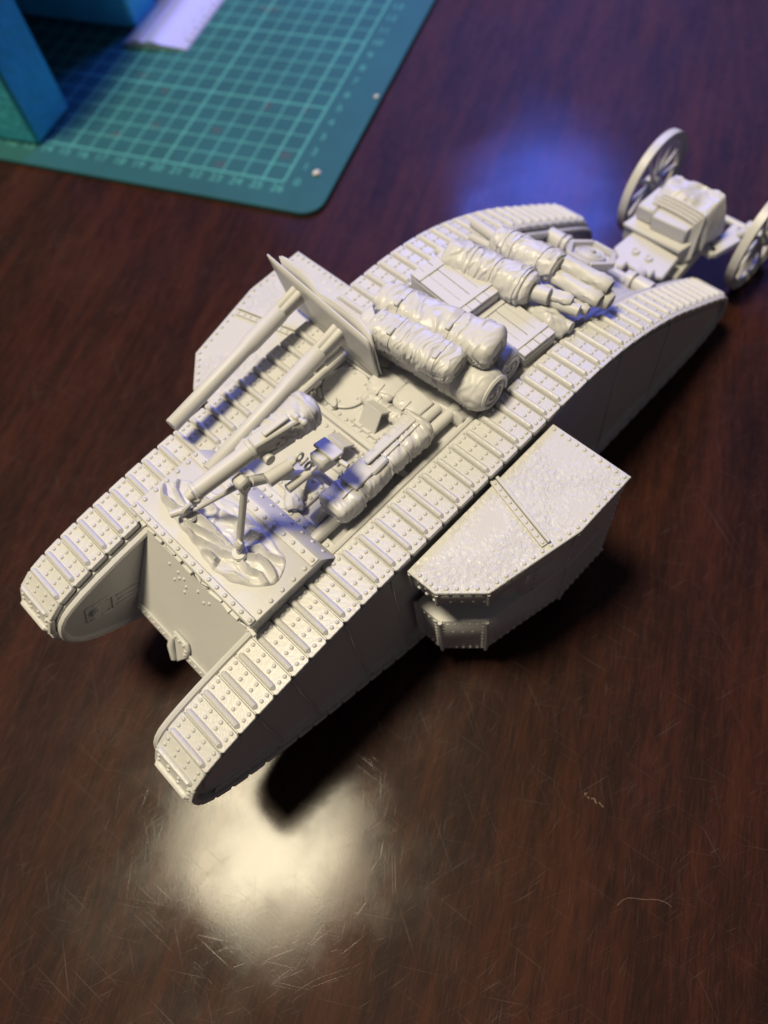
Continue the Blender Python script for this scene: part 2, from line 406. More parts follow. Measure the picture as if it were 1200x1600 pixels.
tw.tube([c0 + V((0, -2.6, 0)) - gdir * 2.6 + gn * 1.0, c0 + V((0, -2.0, 0)) - gdir * .6 + gn * 1.5, c0 + V((0, -.4, 0)) + gdir * 3.6 + gn * 1.1], [.8, .95, .8], 10)
tw.build("towing_loop", M_pl, hull)
# deck: cross bar, hatch, riveted strips
for a, b, wd, hh in (((49.6, -19.3, 57.8), (49.6, 19.3, 57.8), 1.7, 1.8), ((76.2, -19.3, 57.9), (76.2, 19.3, 57.9), 3.2, 1.8), ((33.6, -19, 57.5), (33.6, -9, 57.5), 1.0, 1.2), ((31.4, -19, 57.4), (31.4, -9, 57.4), 1.0, 1.0)):
    MB().bar(a, b, wd, hh).build("deck_bar", M_pl, hull)
dr = MB()
for x in (47.2, 52.0): dr.rivets((x, -18.5, 57), (x, 18.5, 57), 15, r=.48)
dr.rivets((76.2, -18, 58.8), (76.2, 18, 58.8), 15, r=.46)
dr.rivets((29, -19.2, 57), (29, -8, 57), 5, r=.42)
for sg in (1, -1):
    dr.rivets((26, sg * 20.2, 58.4), (76, sg * 20.2, 58.4), 26, r=.42); dr.rivets((-10, sg * 19, 56.4), (26, sg * 19, 57), 14, r=.42)
dr.build("deck_rivets", M_pl, hull, kind="stuff")
sf = MB()
for sg in (1, -1): sf.bar((0, sg * 20.3, 57.6), (79, sg * 20.3, 57.6), 2.8, 1.6)
sf.build("deck_edge_strip", M_pl, hull)
ht = MB(); hc = V((40, -12.3, 57.2))
ht.tube([hc, hc + V((0, 0, .45))], 6.1, 40)
hatch = ht.build("roof_hatch", M_pl, tank)
rg = MB(); rg.tube([hc + V((6.4 * math.cos(a), 6.4 * math.sin(a), .35)) for a in [math.radians(-150 + 270 * k / 40) for k in range(41)]], .42, 8)
rg.bar(hc + V((-3, -7.2, .4)), hc + V((5.5, -7.2, .4)), 1.2, .9); rg.build("hatch_rim", M_pl, hatch)
hr = MB()
for a in range(0, 360, 60): hr.rivet(hc + V((4.9 * math.cos(math.radians(a + 20)), 4.9 * math.sin(math.radians(a + 20)), .45)), r=.38)
hr.build("hatch_rivets", M_pl, hatch, kind="stuff")
hl = MB(); hl.bar(hc + V((6.1, 2.2, .8)), hc + V((4.6, .4, .8)), .7, .7); hl.cyl(hc + V((6.6, 2.0, .2)), hc + V((6.6, 2.0, 1.6)), .7, 10); hl.bar(hc + V((5.2, -5.4, .7)), hc + V((7.2, -2.6, .7)), 1.0, .8)
hl.bar(hc + V((3, -6.4, .7)), hc + V((6.3, -6.0, .7)), .9, .6)
hl.build("hatch_latch", M_pl, hatch)
# three gabled periscope covers on riveted plates
for (cx, cy) in ((43.4, 1.2), (56.6, 1.0), (68.8, .6)):
    pm = MB(); pm.box((cx, cy, 57.45), (7.2, 11.0, 1.0), bev=.3)
    pc = pm.build("periscope_plate", M_pl, tank)
    pr = MB()
    for y in (-4.5, -1.5, 1.5, 4.5):
        for x in (-2.9, 2.9): pr.rivet((cx + x, cy + y, 57.95), r=.4)
    for x in (-1, 1): pr.rivet((cx + x, cy + 4.6, 57.95), r=.4)
    pr.build("periscope_rivets", M_pl, pc, kind="stuff")
    g = MB(); y0, y1 = cy - 2.9, cy + 2.9; ap = (cx - .9, 63.4); fb = (cx + 2.7, 58.0); rb = (cx - 4.2, 60.6)
    def th(a, b, t): 
        d = (V(b) - V(a)).normalized(); return V((d.y, -d.x)) * t
    g.prism([ap, fb, (fb[0] - .8, fb[1]), (ap[0] - .05, ap[1] - 1.0), (rb[0] + .25, rb[1] - .5), rb], y0, y1, bev=.08)
    g.prism([(ap[0] + .1, ap[1] - .9), (fb[0] - .5, 58), (cx - 2.0, 58)], y0 + .2, y0 + 1.0)
    g.build("periscope_hood", M_clean, pc)

# raised cab
cb = MB(); cp = [(102, 57), (102, 64.6), (80.6, 64.6), (77.6, 60), (77.6, 57)]
cb.prism(cp, -21.9, 21.9, bev=.15)
cab = cb.build("cab", M_pl, tank)
rf = MB(); rf.prism([(102.7, 64.4), (102.7, 65.5), (80.9, 65.5), (77.2, 60.6), (77.2, 59.6), (80.4, 64.3)], -22.6, 22.6, bev=.15)
rf.build("cab_roof", M_pl, cab)
fs = MB(); fs.bar((101.6, -22.4, 65.8), (101.6, 22.4, 65.8), 2.0, .8)
fs.bar((82.4, -22.2, 65.65), (82.4, 22.4, 65.65), 2.6, .5)
fs.build("roof_strip", M_pl, cab)
cr = MB(); cr.rivets((101.6, -21.6, 66.2), (101.6, 21.6, 66.2), 16, r=.46); cr.rivets((82.4, -21.4, 65.9), (82.4, 21.4, 65.9), 14, r=.46)
for sg in (1, -1): cr.rivets((98.8, sg * 21.4, 65.5), (85, sg * 21.4, 65.5), 5, r=.5)
for sg in (1, -1): cr.rivets((100, sg * 22.0, 63.2), (81.5, sg * 22.0, 63.2), 7, (0, sg, 0), .46); cr.rivets((100.4, sg * 22.0, 59), (79.5, sg * 22.0, 59), 6, (0, sg, 0), .46)
cr.rivets((78.6, -20, 62.4), (78.6, 20, 62.4), 12, (-.8, 0, .6), .42)
cr.build("cab_rivets", M_pl, cab, kind="stuff")
rnd = random.Random(3); hg = MB()
y = -21.5
while y < 21:
    l = rnd.uniform(1.2, 4.0); zz = rnd.uniform(61.3, 62.6)
    hg.bar((102.6 + rnd.uniform(0, .6), y, zz), (102.6 + rnd.uniform(0, .6), y + l, zz + rnd.uniform(-.3, .3)), rnd.uniform(.5, 1.3), rnd.uniform(.7, 1.5), bev=.15)
    if rnd.random() < .6: hg.rivet((102.9, y + l / 2, zz - 1.6), (1, 0, .2), .42)
    y += l + rnd.uniform(.15, .9)
hg.bar((102.3, -21.6, 63.3), (102.3, 21.6, 63.3), .8, .8)
hg.build("visor_hinge", M_pl, cab)

# sponsons
TOPS = [(14, 60), (33.3, 60), (59.4, 54.3), (67.9, 45), (68, 36.4), (14, 36.4)]
def spoly(y_s, d=0, dfront=0):
    p = [(x, y * y_s) for x, y in TOPS]
    if d: p = inset(p, d)
    return p
for sg in (1, -1):
    wl = MB()
    def sl(poly, z0, z1, bev=.15): wl.prism(poly, z0, z1, axis='z', bev=bev)
    full = spoly(sg, .5)
    sl(full, 49.9, 56.6); sl(spoly(sg, 0.55), 13.5, 36.3)
    core = [(14.7, 59.35), (32.9, 59.35), (47, 56.2), (50.5, 52.5), (53.5, 47), (55.5, 42), (57, 36), (14.6, 36)]
    sl([(x, y * sg) for x, y in core], 30, 55, .3)
    sp_o = wl.build("sponson", M_pl, tank)
    rf = MB(); rf.prism(spoly(sg), 56.5, 57.6, axis='z', bev=.2); rf.build("sponson_roof", M_etch, sp_o)
    st = MB(); a, b = V((35.9, 35.9 * sg, 57.9)), V((41.2, 56.3 * sg, 57.9)); dd = (b - a).normalized(); pp = V((dd.y, -dd.x, 0)) * (1 if sg > 0 else -1)
    st.bar(a + pp * .9, b + pp * .9, 1.6, .6, bev=.1); st.bar(a - pp * .45 + V((0, 0, .3)), b - pp * .45 + V((0, 0, .3)), .9, 1.3, bev=.15)
    st.build("roof_rib", M_pl, sp_o)
    r = MB(); r.rivets(a + pp * .9 + dd * 1.2 + V((0, 0, .3)), b + pp * .9 - dd * .8 + V((0, 0, .3)), 10, r=.36)
    ins = spoly(sg, 1.25); T = spoly(sg)
    def edge(i, j, cnt): r.rivets(V((*ins[i], 57.6)), V((*ins[i], 57.6)).lerp(V((*ins[j], 57.6)), 1 - 1 / cnt), cnt, r=.42)
    edge(0, 1, 7); edge(1, 2, 10); edge(2, 3, 5); edge(3, 4, 4); edge(5, 0, 9)
    cen = V((38, 44 * sg, 0))
    def wall(i, j, cnt, z, rr=.4, t0=.03, t1=.97, off=.5):
        A, B = V((*T[i], z)), V((*T[j], z)); e = (B - A).normalized(); nn = V((e.y, -e.x, 0)); nn = nn if nn.dot((A + B) / 2 - cen) > 0 else -nn
        r.rivets(A.lerp(B, t0) - nn * off, A.lerp(B, t1) - nn * off, cnt, nn, rr)
    def vert(i, j, t, z0, z1, cnt, rr=.36, off=.55):
        A, B = V((*T[i], 0)), V((*T[j], 0)); e = (B - A).normalized(); nn = V((e.y, -e.x, 0)); nn = nn if nn.dot((A + B) / 2 - cen) > 0 else -nn
        p = A.lerp(B, t) - nn * off; r.rivets(p + V((0, 0, z0)), p + V((0, 0, z1)), cnt, nn, rr)
    for i, j, c in ((0, 1, 8), (1, 2, 11), (2, 3, 5), (3, 4, 4)):
        wall(i, j, c, 55.2, t0=.08, t1=.92)
    for i, j, c in ((2, 3, 5), (3, 4, 4)): wall(i, j, c, 51.6, t0=.08, t1=.92)
    for t in (.09, .91): vert(2, 3, t, 15, 35, 9)
    for t in (.15, .85): vert(3, 4, t, 15, 35, 9)
    for i, j, c in ((2, 3, 5), (3, 4, 4)): wall(i, j, c, 34.6, t0=.2, t1=.8, rr=.34); wall(i, j, c, 15, t0=.2, t1=.8, rr=.34); 
    wall(2, 3, 3, 28.6, t0=.3, t1=.7, rr=.34)
    vert(1, 2, .05, 15, 49, 12); vert(1, 2, .93, 15, 35, 8); vert(1, 2, .45, 15, 49, 12); vert(0, 1, .1, 15, 49, 12); wall(0, 1, 9, 15); wall(1, 2, 12, 15)
    r.build("sponson_rivets", M_pl, sp_o, kind="stuff")
    for (i, j, t) in ((2, 3, .02), (2, 3, .98), (3, 4, .95), (1, 2, .02)):
        A, B = V((*T[i], 0)), V((*T[j], 0)); p = A.lerp(B, t); p = p + (cen - p).normalized() * .35; p.z = 0
        for z0, z1 in ((50, 56.4), (13.6, 36.3)): MB().cyl(p + V((0, 0, z0)), p + V((0, 0, z1)), .55, 8).build("corner_strip", M_pl, sp_o)
    br = MB(); A = V((58.2, 46.5 * sg, 47.5)); br.box((53.6, 48.2 * sg, 47.2), (3.4, 3.0, 4.2), rz=math.radians(38) * sg, bev=.3)
    br.cyl((47.6, 49.4 * sg, 36), (47.6, 49.4 * sg, 50), 5.2, 20)
    br.build("gun_mount", M_pl, sp_o)

# rear of the hull between the horns: ring in a hexagonal frame, shaft housings
rr = MB(); hc2 = V((-49.2, 2.2, 44.6)); tilt = Matrix.Rotation(math.radians(-24), 4, 'Y')
hexp = [(math.cos(math.radians(60 * k + 30)) * 8.6, math.sin(math.radians(60 * k + 30)) * 7.6) for k in range(6)]
def hx(p, z): return hc2 + (tilt @ V((p[0], p[1], z)))
for k in range(6):
    rr.bar(hx(hexp[k], .6), hx(hexp[(k + 1) % 6], .6), 1.6, 1.8, up=tilt @ V((0, 0, 1)))
rear = rr.build("rear_frame", M_pl, tank)
rp = MB(); rp.tube([hx((0, 0), -1.5), hx((0, 0), -.2)], 7.3, 6); rp.build("rear_plate", M_pl, rear)
rd = MB(); rd.tube([hx((0, 0), -.4), hx((0, 0), .9)], [4.9, 4.6], 28); rd.tube([hx((0, 0), .8), hx((0, 0), 1.3)], [3.4, 3.1], 24); rd.cyl(hx((0, 0), 1.2), hx((0, 0), 2.2), 1.0, 12)
for rad in (4.1, 2.4): rd.tube([hx((rad * math.cos(a), rad * math.sin(a)), 1.2 if rad < 3 else .9) for a in [2 * math.pi * k / 28 for k in range(28)]], .3, 6, closed=True)
rd.build("cover_disc", M_pl, rear)
sh = MB()
for sg in (1, -1):
    sh.tube([(-59, sg * 20, 33), (-59, sg * 14.5, 33), (-59, sg * 14.5, 33), (-59, sg * 11, 33)], [2.8, 2.8, 2.0, 1.8], 14)
    sh.cyl((-59, sg * 13.5, 33), (-59, sg * 12.2, 33), 3.1, 14)
sh.cyl((-60, -19, 30), (-60, 19, 30), 1.4, 10)
for y in (-9, -3, 9, 13): sh.box((-62, y, 27), (7, 2, 6), bev=.3)
sh.build("drive_shaft", M_pl, tank)

# ------------------------------------------------------------------ steering tail behind the tank
TC = V((-115, 6.2, 0))
tail = thing("steering_tail", "two wheeled steering tail with iron spoked wheels hitched behind the tank", "steering tail", TC)
def wheel(y, tilt=0):
    c = V((-115.5, y, 18.8)); R = 18.8
    m = MB()
    prof = [(R, -1.1), (R, 1.1), (R - 1.5, 1.3), (R - 2.0, .6), (R - 2.0, -.6), (R - 1.5, -1.3)]
    m.grid(lambda u, v: c + V((prof[int(round(v * 6)) % 6][0] * math.cos(2 * math.pi * u), prof[int(round(v * 6)) % 6][1] * 1.35, prof[int(round(v * 6)) % 6][0] * math.sin(2 * math.pi * u))), 56, 6)
    wh = m.build("wheel", M_pl, tail, loc=c)
    ri = MB(); ri.tube([c + V((16.2 * math.cos(a), 0, 16.2 * math.sin(a))) for a in [2 * math.pi * k / 48 for k in range(48)]], 1.25, 8, closed=True); ri.build("rim", M_pl, wh)
    for k in range(12):
        sp = MB(); a = 2 * math.pi * k / 12 + .1; sp.tube([c + V((2.2 * math.cos(a), 0, 2.2 * math.sin(a))), c + V((16.3 * math.cos(a), 0, 16.3 * math.sin(a)))], [.85, .65], 6); sp.build("spoke", M_pl, wh)
    h = MB(); h.tube([c + V((0, -2.6, 0)), c + V((0, -1.2, 0)), c + V((0, 1.2, 0)), c + V((0, 3.0, 0))], [1.7, 3.0, 3.0, 1.8], 14); h.build("hub", M_pl, wh)
wheel(-15.5); wheel(29.5)
ax = MB(); ax.cyl((-115.5, -15, 18.8), (-115.5, 29, 18.8), 1.3, 10)
ax.box((-111, 20, 18.5), (9, 3, 2.6), bev=.5); ax.bar((-97, 21, 20), (-108, 24, 20), 3.2, 2.4); ax.box((-97.5, 19, 20), (4, 6, 2.4), bev=.5); ax.tube([(-100, 19, 20), (-115.5, 24.5, 19)], [1.4, 1.8], 10)
ax.box((-115.5, 24.5, 19), (4, 4, 5), bev=.6)
ax.box((-111, -8, 18.5), (9, 3, 2.6), bev=.5)
ax.build("axle", M_pl, tail)
fm = MB(); fm.box((-96, 8, 18.5), (34, 19, 5), rz=math.radians(3), bev=.5)
fm.build("tail_frame", M_pl, tail)
pt = MB(); pt.prism([(-84, -2.8), (-83, 16), (-72, 17.2), (-69.5, 12), (-70, 2), (-73.5, -3.4)], 24.2, 26.4, axis='z', bev=.4)
pt.build("coupling_plate", M_pl, tail)
ho = MB()
for y in (3.4, 8.6): ho.tube([(-76.3, y, 26.2), (-76.3, y, 26.75)], [1.5, 1.3], 14); ho.tube([(-76.3 + 1.1 * math.cos(a), y + 1.1 * math.sin(a), 26.8) for a in [2 * math.pi * k / 14 for k in range(14)]], .4, 6, closed=True)
ho.build("plate_boss", M_pl, tail)
bz = MB(); bz.cyl((-66, 12.5, 30), (-58, 12.5, 33), 2.0, 12); bz.cyl((-66, 9, 26), (-66, 17, 26), 2.3, 12); bz.cyl((-70, 1.5, 25), (-60, 3.5, 28), 1.7, 12); bz.cyl((-64, -1, 27), (-64, 8, 27), 1.5, 10)
bz.box((-69, 12, 27), (5, 5, 4), bev=.6); bz.box((-68, 3, 26.5), (4, 4, 3.4), bev=.6); bz.cyl((-62, 16.5, 25), (-56, 16.5, 28), 1.8, 12)
bz.build("coupling_joint", M_pl, tail)

def cloth_fn(p0, p1, rad, flat=1.0, wr=.35, seed=0, up=(0, 0, 1), bulge=.045, squash=None, freq=.55, ends=.06, shape=2.0, sag=0, straps=()):
    """surface of a rolled or wrapped bundle: returns f(u, v, off) -> point"""
    p0, p1 = V(p0), V(p1); t = (p1 - p0); ln = t.length; t.normalize(); upv = (V(up) - t * V(up).dot(t)).normalized(); sd = t.cross(upv).normalized()
    def f(u, v, off=0):
        a = 2 * math.pi * v; s = u * ln
        r0 = rad(u) if callable(rad) else rad
        ca, sa = math.cos(a), math.sin(a)
        k = (abs(ca) ** shape + abs(sa) ** shape) ** (-1 / shape)
        q = V((s * freq, ca * 1.1, sa * 1.1 + seed * 7.3))
        tw = 1.5 * noise.noise(V((s * .10, ca * .8, sa * .8 + seed))) + .7 * noise.noise(V((s * .3, ca * 1.6 + seed, sa * 1.6)))
        n1 = noise.noise(V((s * freq * .85 + tw, ca * .42 + seed, sa * .42 + seed * 7.3)))
        n2 = noise.noise(V((s * freq * 1.7 + tw * 1.7 + 1.3 * ca, ca * .8 + seed * 2, sa * .8 + 3.1)))
        n3 = noise.noise(V((s * freq * 3.6 + 2 * tw, ca * 1.5, sa * 1.5 + seed)))
        wv = 1.05 * max(0, 1 - abs(n1) * 3.4) ** 1.25 + .55 * max(0, 1 - abs(n2) * 3.6) ** 1.2 + .12 * max(0, 1 - abs(n3) * 3.2)
        for us in straps:
            wv -= .9 * math.exp(-((u - us) * ln / .9) ** 2)
        big = noise.noise(V((s * .16 + seed, ca * .8, sa * .8)))
        rr_ = r0 * (1 + bulge * big) * k + wr * (wv - .5) * 1.9 + off
        e = min(u, 1 - u) / max(1e-6, ends)
        if e < 1: rr_ *= (1 - (1 - e) ** 2.4 * .16)
        return p0 + t * s + sd * ca * rr_ + upv * sa * rr_ * flat + V((0, 0, -sag * 4 * u * (1 - u)))
    f.t = t; f.ln = ln
    return f
def roll_mesh(f, nu=110, nv=64):
    m = MB(); m.grid(lambda u, v: f(u, v), nu, nv, closed_v=True)
    for u, sgn in ((0, -1), (1, 1)):
        ring = [f(u, j / nv) for j in range(nv)]; c = sum(ring, V((0, 0, 0))) / nv
        prev = None
        for k, (q, dpt) in enumerate(((1, 0), (.86, .35), (.8, .05), (.55, .25), (.5, -.1), (.25, .2), (.01, .1))):
            cur = [m.bm.verts.new(c + (p - c) * q + f.t * sgn * dpt) for p in ring]
            if prev:
                for j in range(nv): m.bm.faces.new((prev[j], prev[(j + 1) % nv], cur[(j + 1) % nv], cur[j]))
            prev = cur
    bmesh.ops.remove_doubles(m.bm, verts=m.bm.verts, dist=.001)
    return m
def strap_mesh(f, u, wd=1.0, off=.3, slant=0, nv=44):
    m = MB(); h = wd / f.ln / 2
    prof = [(-h, -.15), (-h, off), (h, off), (h, -.15)]
    m.grid(lambda a, b: f(min(.995, max(.005, u + slant * math.sin(2 * math.pi * a) + prof[int(round(b * 3))][0])), a, prof[int(round(b * 3))][1]), nv, 3)
    return m
def cord_mesh(f, u, r=.28, slant=0, off=.1, nv=48):
    m = MB(); m.tube([f(min(.99, max(.01, u + slant * math.sin(2 * math.pi * k / nv))), k / nv, off) for k in range(nv)], r, 6, closed=True); return m

# load on the tail
lb = thing("ammunition_box", "stepped wooden box lying under a blanket on the steering tail frame", "box", (-92, 6, 21))
m = MB(); m.prism([(-83.5, -6.5), (-84, 15), (-104, 19), (-106, -2.5)], 21.2, 26.6, axis='z', bev=.4); m.build("box_body", M_wood, lb)
m = MB(); m.prism([(-83, -6.9), (-83.4, 15.4), (-104.5, 19.4), (-106.5, -3)], 26.7, 28.2, axis='z', bev=.3); m.build("box_rim", M_wood, lb)
m = MB(); m.prism([(-86, 1.5), (-86.6, 14.2), (-101, 16), (-100, 0)], 28.2, 33.6, axis='z', bev=.35); m.build("upper_box", M_wood, lb)
m = MB(); m.prism([(-87.3, -5.4), (-87.2, 1.2), (-99, 0), (-99, -5)], 28.2, 33.9, axis='z', bev=.7); m.build("side_block", M_wood, lb)
bl = MB()
def blanket(u, v):
    x = -91.8 - u * 14; y = -5.5 + v * 26
    top = 37.2 - 1.2 * (1 - u) ** 2 - (0.55 * math.cos(v * 9) + .5 * math.sin(u * 7 + v * 5)) + fbm((x, y, 3), .22) * 1.0
    d = max(0, .14 - v) / .14; e = max(0, v - .82) / .18; g = max(0, u - .88) / .12
    z = top - 5.5 * d ** 1.6 - 10 * e ** 1.3 - 9 * g ** 1.5 - max(0, .12 - u) / .12 * 2.8
    return V((x + .8 * math.sin(v * 7), y - e * 1.2 + d * 1.0, z))
bl.grid(blanket, 40, 56)
bo = bl.build("folded_blanket", M_cloth, angle=80); tag(bo, "folded blanket draped over the box on the steering tail", "blanket")
so = bo.modifiers.new("thick", 'SOLIDIFY'); so.thickness = 1.0 * S; so.offset = -1
rope = thing("rope_coil", "coiled rope hanging over the blanket on the steering tail", "rope", (-92, 15, 30))
for k in range(4):
    pts = []
    for i in range(33):
        a = math.pi * (i / 32); t_ = i / 32
        y = -5 + t_ * 25 + k * .5; x = -90.8 - k * .8 - .8 * math.sin(a) + t_ * 1.0
        z = 34.2 + .3 * math.sin(a) + k * .75
        if t_ > .78: z -= (t_ - .78) / .22 * 13.5; y -= (t_ - .78) / .22 * 4.0; x += (t_ - .78) * 14 * (1 + k * .15)
        if t_ < .15: z -= (.15 - t_) / .15 * 5
        pts.append((x, y, z))
    m = MB(); m.tube(pts, .62, 7); m.build("rope_strand", M_cloth, rope)

# ------------------------------------------------------------------ stowage on the deck
# canvas sheet folded flat under the rolls
cs = MB()
def canvas(u, v):
    y = -19 + v * 38.5; x = 20 + u * (13.5 - 2.5 * v) ; edge = min(1, (1 - u) / .12, )
    z = 58.2 + 2.2 * max(0, edge) ** .5 + fbm((x, y, 9), .35) * .55 + .45 * math.sin(u * 13 + v * 3) - (0 if v < .93 else (v - .93) / .07 * 1.6)
    return V((x + .6 * math.sin(v * 5), y, z))
cs.grid(canvas, 26, 60); o = cs.build("canvas_sheet", M_cloth, angle=70); tag(o, "flat folded canvas sheet lying under the rolled bedding on the deck", "canvas sheet")
so = o.modifiers.new("thick", 'SOLIDIFY'); so.thickness = 1.2 * S; so.offset = -1

def bedroll(name, label, cat, p0, p1, rad, straps, seed, wr=.3, flat=1, shape=2.0, group=None, freq=.55, spiral=None, sag=0, bulge=.06):
    mid = (V(p0) + V(p1)) / 2; t = thing(name, label, cat, (mid.x, mid.y, mid.z - 5), group)
    f = cloth_fn(p0, p1, rad, flat, wr, seed, shape=shape, freq=freq, sag=sag, bulge=bulge, straps=straps)
    roll_mesh(f).build("cloth", M_cloth, t, angle=60)
    for u in straps:
        strap_mesh(f, u, 1.3, .28).build("strap", M_cloth, t)
        bk = MB(); p = f(u, .19, .45); bk.box(p, (1.3, 2.6, .8), rz=math.atan2(f.t.y, f.t.x) , bev=.2); bk.build("buckle", M_cloth, t)
    if spiral:
        sm = MB(); c = V(p1) + f.t * .25; r0 = rad if not callable(rad) else rad(1)
        pts = []
        up = V((0, 0, 1)); sd = f.t.cross(up).normalized(); up = sd.cross(f.t)
        for k in range(90):
            a = k / 90 * 2 * math.pi * spiral; rr_ = r0 * (.12 + .74 * k / 90); pts.append(c + (sd * math.cos(a) + up * math.sin(a) * flat) * rr_ )
        sm.tube(pts, .62, 6); sm.build("spiral_end", M_cloth, t)
    return t
grp = "bedding rolls heaped across the deck"
bedroll("bedding_roll", "thick bedroll with spiral end lying lowest at the front of the heap", "bedroll", (24.2, -18.5, 65.4), (21.3, 22.3, 65.6), 6.1, (.36,), 1, .17, .92, group=grp, spiral=2.6, freq=.3)
bedroll("bedding_roll", "half hidden lower bedroll squeezed behind the front one, only its end showing", "bedroll", (13.5, -16, 64.4), (11.6, 19.6, 64), 5.2, (), 2, .18, .9, group=grp, spiral=2.2, freq=.3)
bedroll("bedding_roll", "small strapped bedroll on top at the front of the heap", "bedroll", (28.6, -10.2, 74), (25.2, 14.6, 73.4), lambda u: 4.4 + .5 * math.sin(u * 3), (.27, .8), 3, .24, .76, 3.1, group=grp, freq=.7)
bedroll("bedding_roll", "largest strapped bedroll on top at the back of the heap", "bedroll", (21.2, -15.2, 74), (15.3, 18.4, 73.2), lambda u: 4.5 + 1.2 * u, (.2, .64), 4, .28, .8, 3.0, group=grp, freq=.42)

# two planked crates
def crate(label, p, sx, sy, z0, z1, rz):
    c = V((p[0], p[1], z0)); t = thing("wooden_crate", label, "crate", c, "planked crates on the deck")
    Rz = Matrix.Rotation(rz, 3, 'Z')
    def Q(x, y, z): return c + Rz @ V((x, y, z - z0))
    m = MB(); m.box(Q(0, 0, (z0 + z1) / 2 - .3), (sx - .6, sy - .6, z1 - z0 - .6), rz, bev=.15); m.build("crate_core", M_wood, t)
    n_ = 4; wdt = sx / n_
    for k in range(n_):
        m = MB(); m.box(Q(-sx / 2 + wdt * (k + .5), 0, z1 - .3 + .1 * (k % 2)), (wdt - .1, sy, .9), rz, bev=.1); m.build("plank", M_wood, t)
    nz = 3; hz = (z1 - z0 - .8) / nz
    for k in range(nz):
        for s_ in (1, -1):
            m = MB(); m.box(Q(0, s_ * (sy / 2 - .25), z0 + hz * (k + .5)), (sx, .6, hz - .15), rz, bev=.1); m.build("plank", M_wood, t)
            m = MB(); m.box(Q(s_ * (sx / 2 - .25), 0, z0 + hz * (k + .5)), (.6, sy - .2, hz - .15), rz, bev=.1); m.build("plank", M_wood, t)
    for s_ in (1, -1):
        m = MB(); m.box(Q(0, s_ * (sy / 2 - 3.4), z1 + .32), (sx + .2, 1.7, .6), rz, bev=.1)
        m.build("batten", M_wood, t)
    return t
crate("larger planked crate with battens, resting higher beside the bedrolls", (.9, -8.6), 12.6, 21.5, 60.3, 67, math.radians(-6))
crate("smaller planked crate with one raised batten set low next to the near track", (-.6, 10.4), 11.4, 20.5, 57.4, 63.2, math.radians(-5))
sk = MB()
def sack(u, v):
    a = 2 * math.pi * v; th_ = math.pi * (u - .5); r = 1 + .22 * fbm((math.cos(a) * 1.2, math.sin(a) * 1.2, u * 2.2), 1.4)
    return V((-9.6 + 3.4 * r * math.cos(th_) * math.cos(a), 16 + 6.2 * r * math.cos(th_) * math.sin(a), 59.8 + 3.4 * r * math.sin(th_)))
sk.grid(sack, 20, 30, closed_v=True); tag(sk.build("cloth_sack", M_cloth, angle=80), "lumpy cloth sack squeezed behind the smaller crate", "sack")

# wrapped bundles of poles across the rear deck
def bundle(name, label, p0, p1, rad, cords, seed, wr, poles, group, loc=None):
    mid = (V(p0) + V(p1)) / 2; t = thing(name, label, "bundle", (mid.x, mid.y, mid.z - 6), group)
    f = cloth_fn(p0, p1, rad, .85, wr, seed, freq=.34, ends=.03, straps=[c_[0] for c_ in cords])
    roll_mesh(f).build("cloth", M_cloth, t, angle=60)
    for u, s_ in cords: strap_mesh(f, u, 1.0, .4, s_).build("cord", M_cloth, t)
    for a, b, r, kind in poles:
        m = MB()
        if kind == 'p': m.tube([a, V(a).lerp(V(b), .02), b], [r * .9, r, r], 12)
        elif kind == 's': m.tube([a, V(a).lerp(V(b), .5), V(a).lerp(V(b), .52), b], [r, r, r * 1.18, r * 1.1], 12)
        else:
            f2 = cloth_fn(a, b, r * 1.02, .86, .22, seed + r + V(a).y, freq=.12, shape=2.3, bulge=.12, ends=.02); m = roll_mesh(f2, 14, 18)
        m.build("pole" if kind != 'b' else "split_log", M_wood, t)
    return t
bundle("wrapped_pole_bundle", "thick tarpaulin wrapped pole bundle lying just behind the crates", (-7.2, -17.6, 65.4), (-11.0, 8.6, 65.6),
       lambda u: 5.6 - .9 * (u > .93) - .6 * max(0, .1 - u) * 10, ((.3, .0), (.57, .0), (.86, .02)), 11, .24,
       (((-8, -22.5, 63.5), (-7.2, -15, 64), 1.6, 'p'), ((-10.2, 5, 64.6), (-12.3, 13.4, 65.2), 2.3, 'p'), ((-12.6, 8, 64), (-15.4, 18.2, 64.2), 1.8, 'b'),
        ((-12.2, 9, 62.8), (-15.2, 21.2, 62.6), 1.7, 'p'), ((-16.5, 8, 61), (-18.2, 21.8, 60.6), 1.5, 'b')), "pole bundles across the rear deck")
bundle("wrapped_pole_bundle", "narrower wrapped pole bundle with split log ends, hindmost on the deck", (-21.8, -13, 62.4), (-23.0, 8.2, 63.4),
       lambda u: 4.9 - .8 * max(0, .2 - u) * 5, ((.12, .03), (.22, -.03), (.34, 0), (.75, .0), (.95, .09)), 12, .23,
       (((-23.6, -23, 62), (-22.6, -11, 62), 1.7, 'p'), ((-20.2, -21, 60.2), (-20.6, -9, 60.6), 1.3, 'p'), ((-25.6, 7, 63.6), (-26.6, 22.4, 63), 2.5, 'b'), ((-21.6, 7, 62), (-22.2, 22.6, 61.6), 2.5, 'b'),
        ((-24.6, 8, 60.2), (-25.4, 24.2, 59.6), 2.6, 'b')), "pole bundles across the rear deck")
for (a, b, r, lab) in (((-8.8, 7.4, 60.8), (-9.0, 14.6, 61), 1.25, "short round stick nearest the smaller crate"), ((-10.0, 10.5, 60.2), (-11.0, 22.2, 60.6), 1.5, "longer round stick with a ring, under the pole bundle ends")):
    m = MB(); m.tube([a, V(a).lerp(V(b), .6), V(a).lerp(V(b), .62), b], [r, r, r * 1.15, r * 1.1], 12); tag(m.build("stick", M_wood), lab, "stick", "loose sticks by the crate")

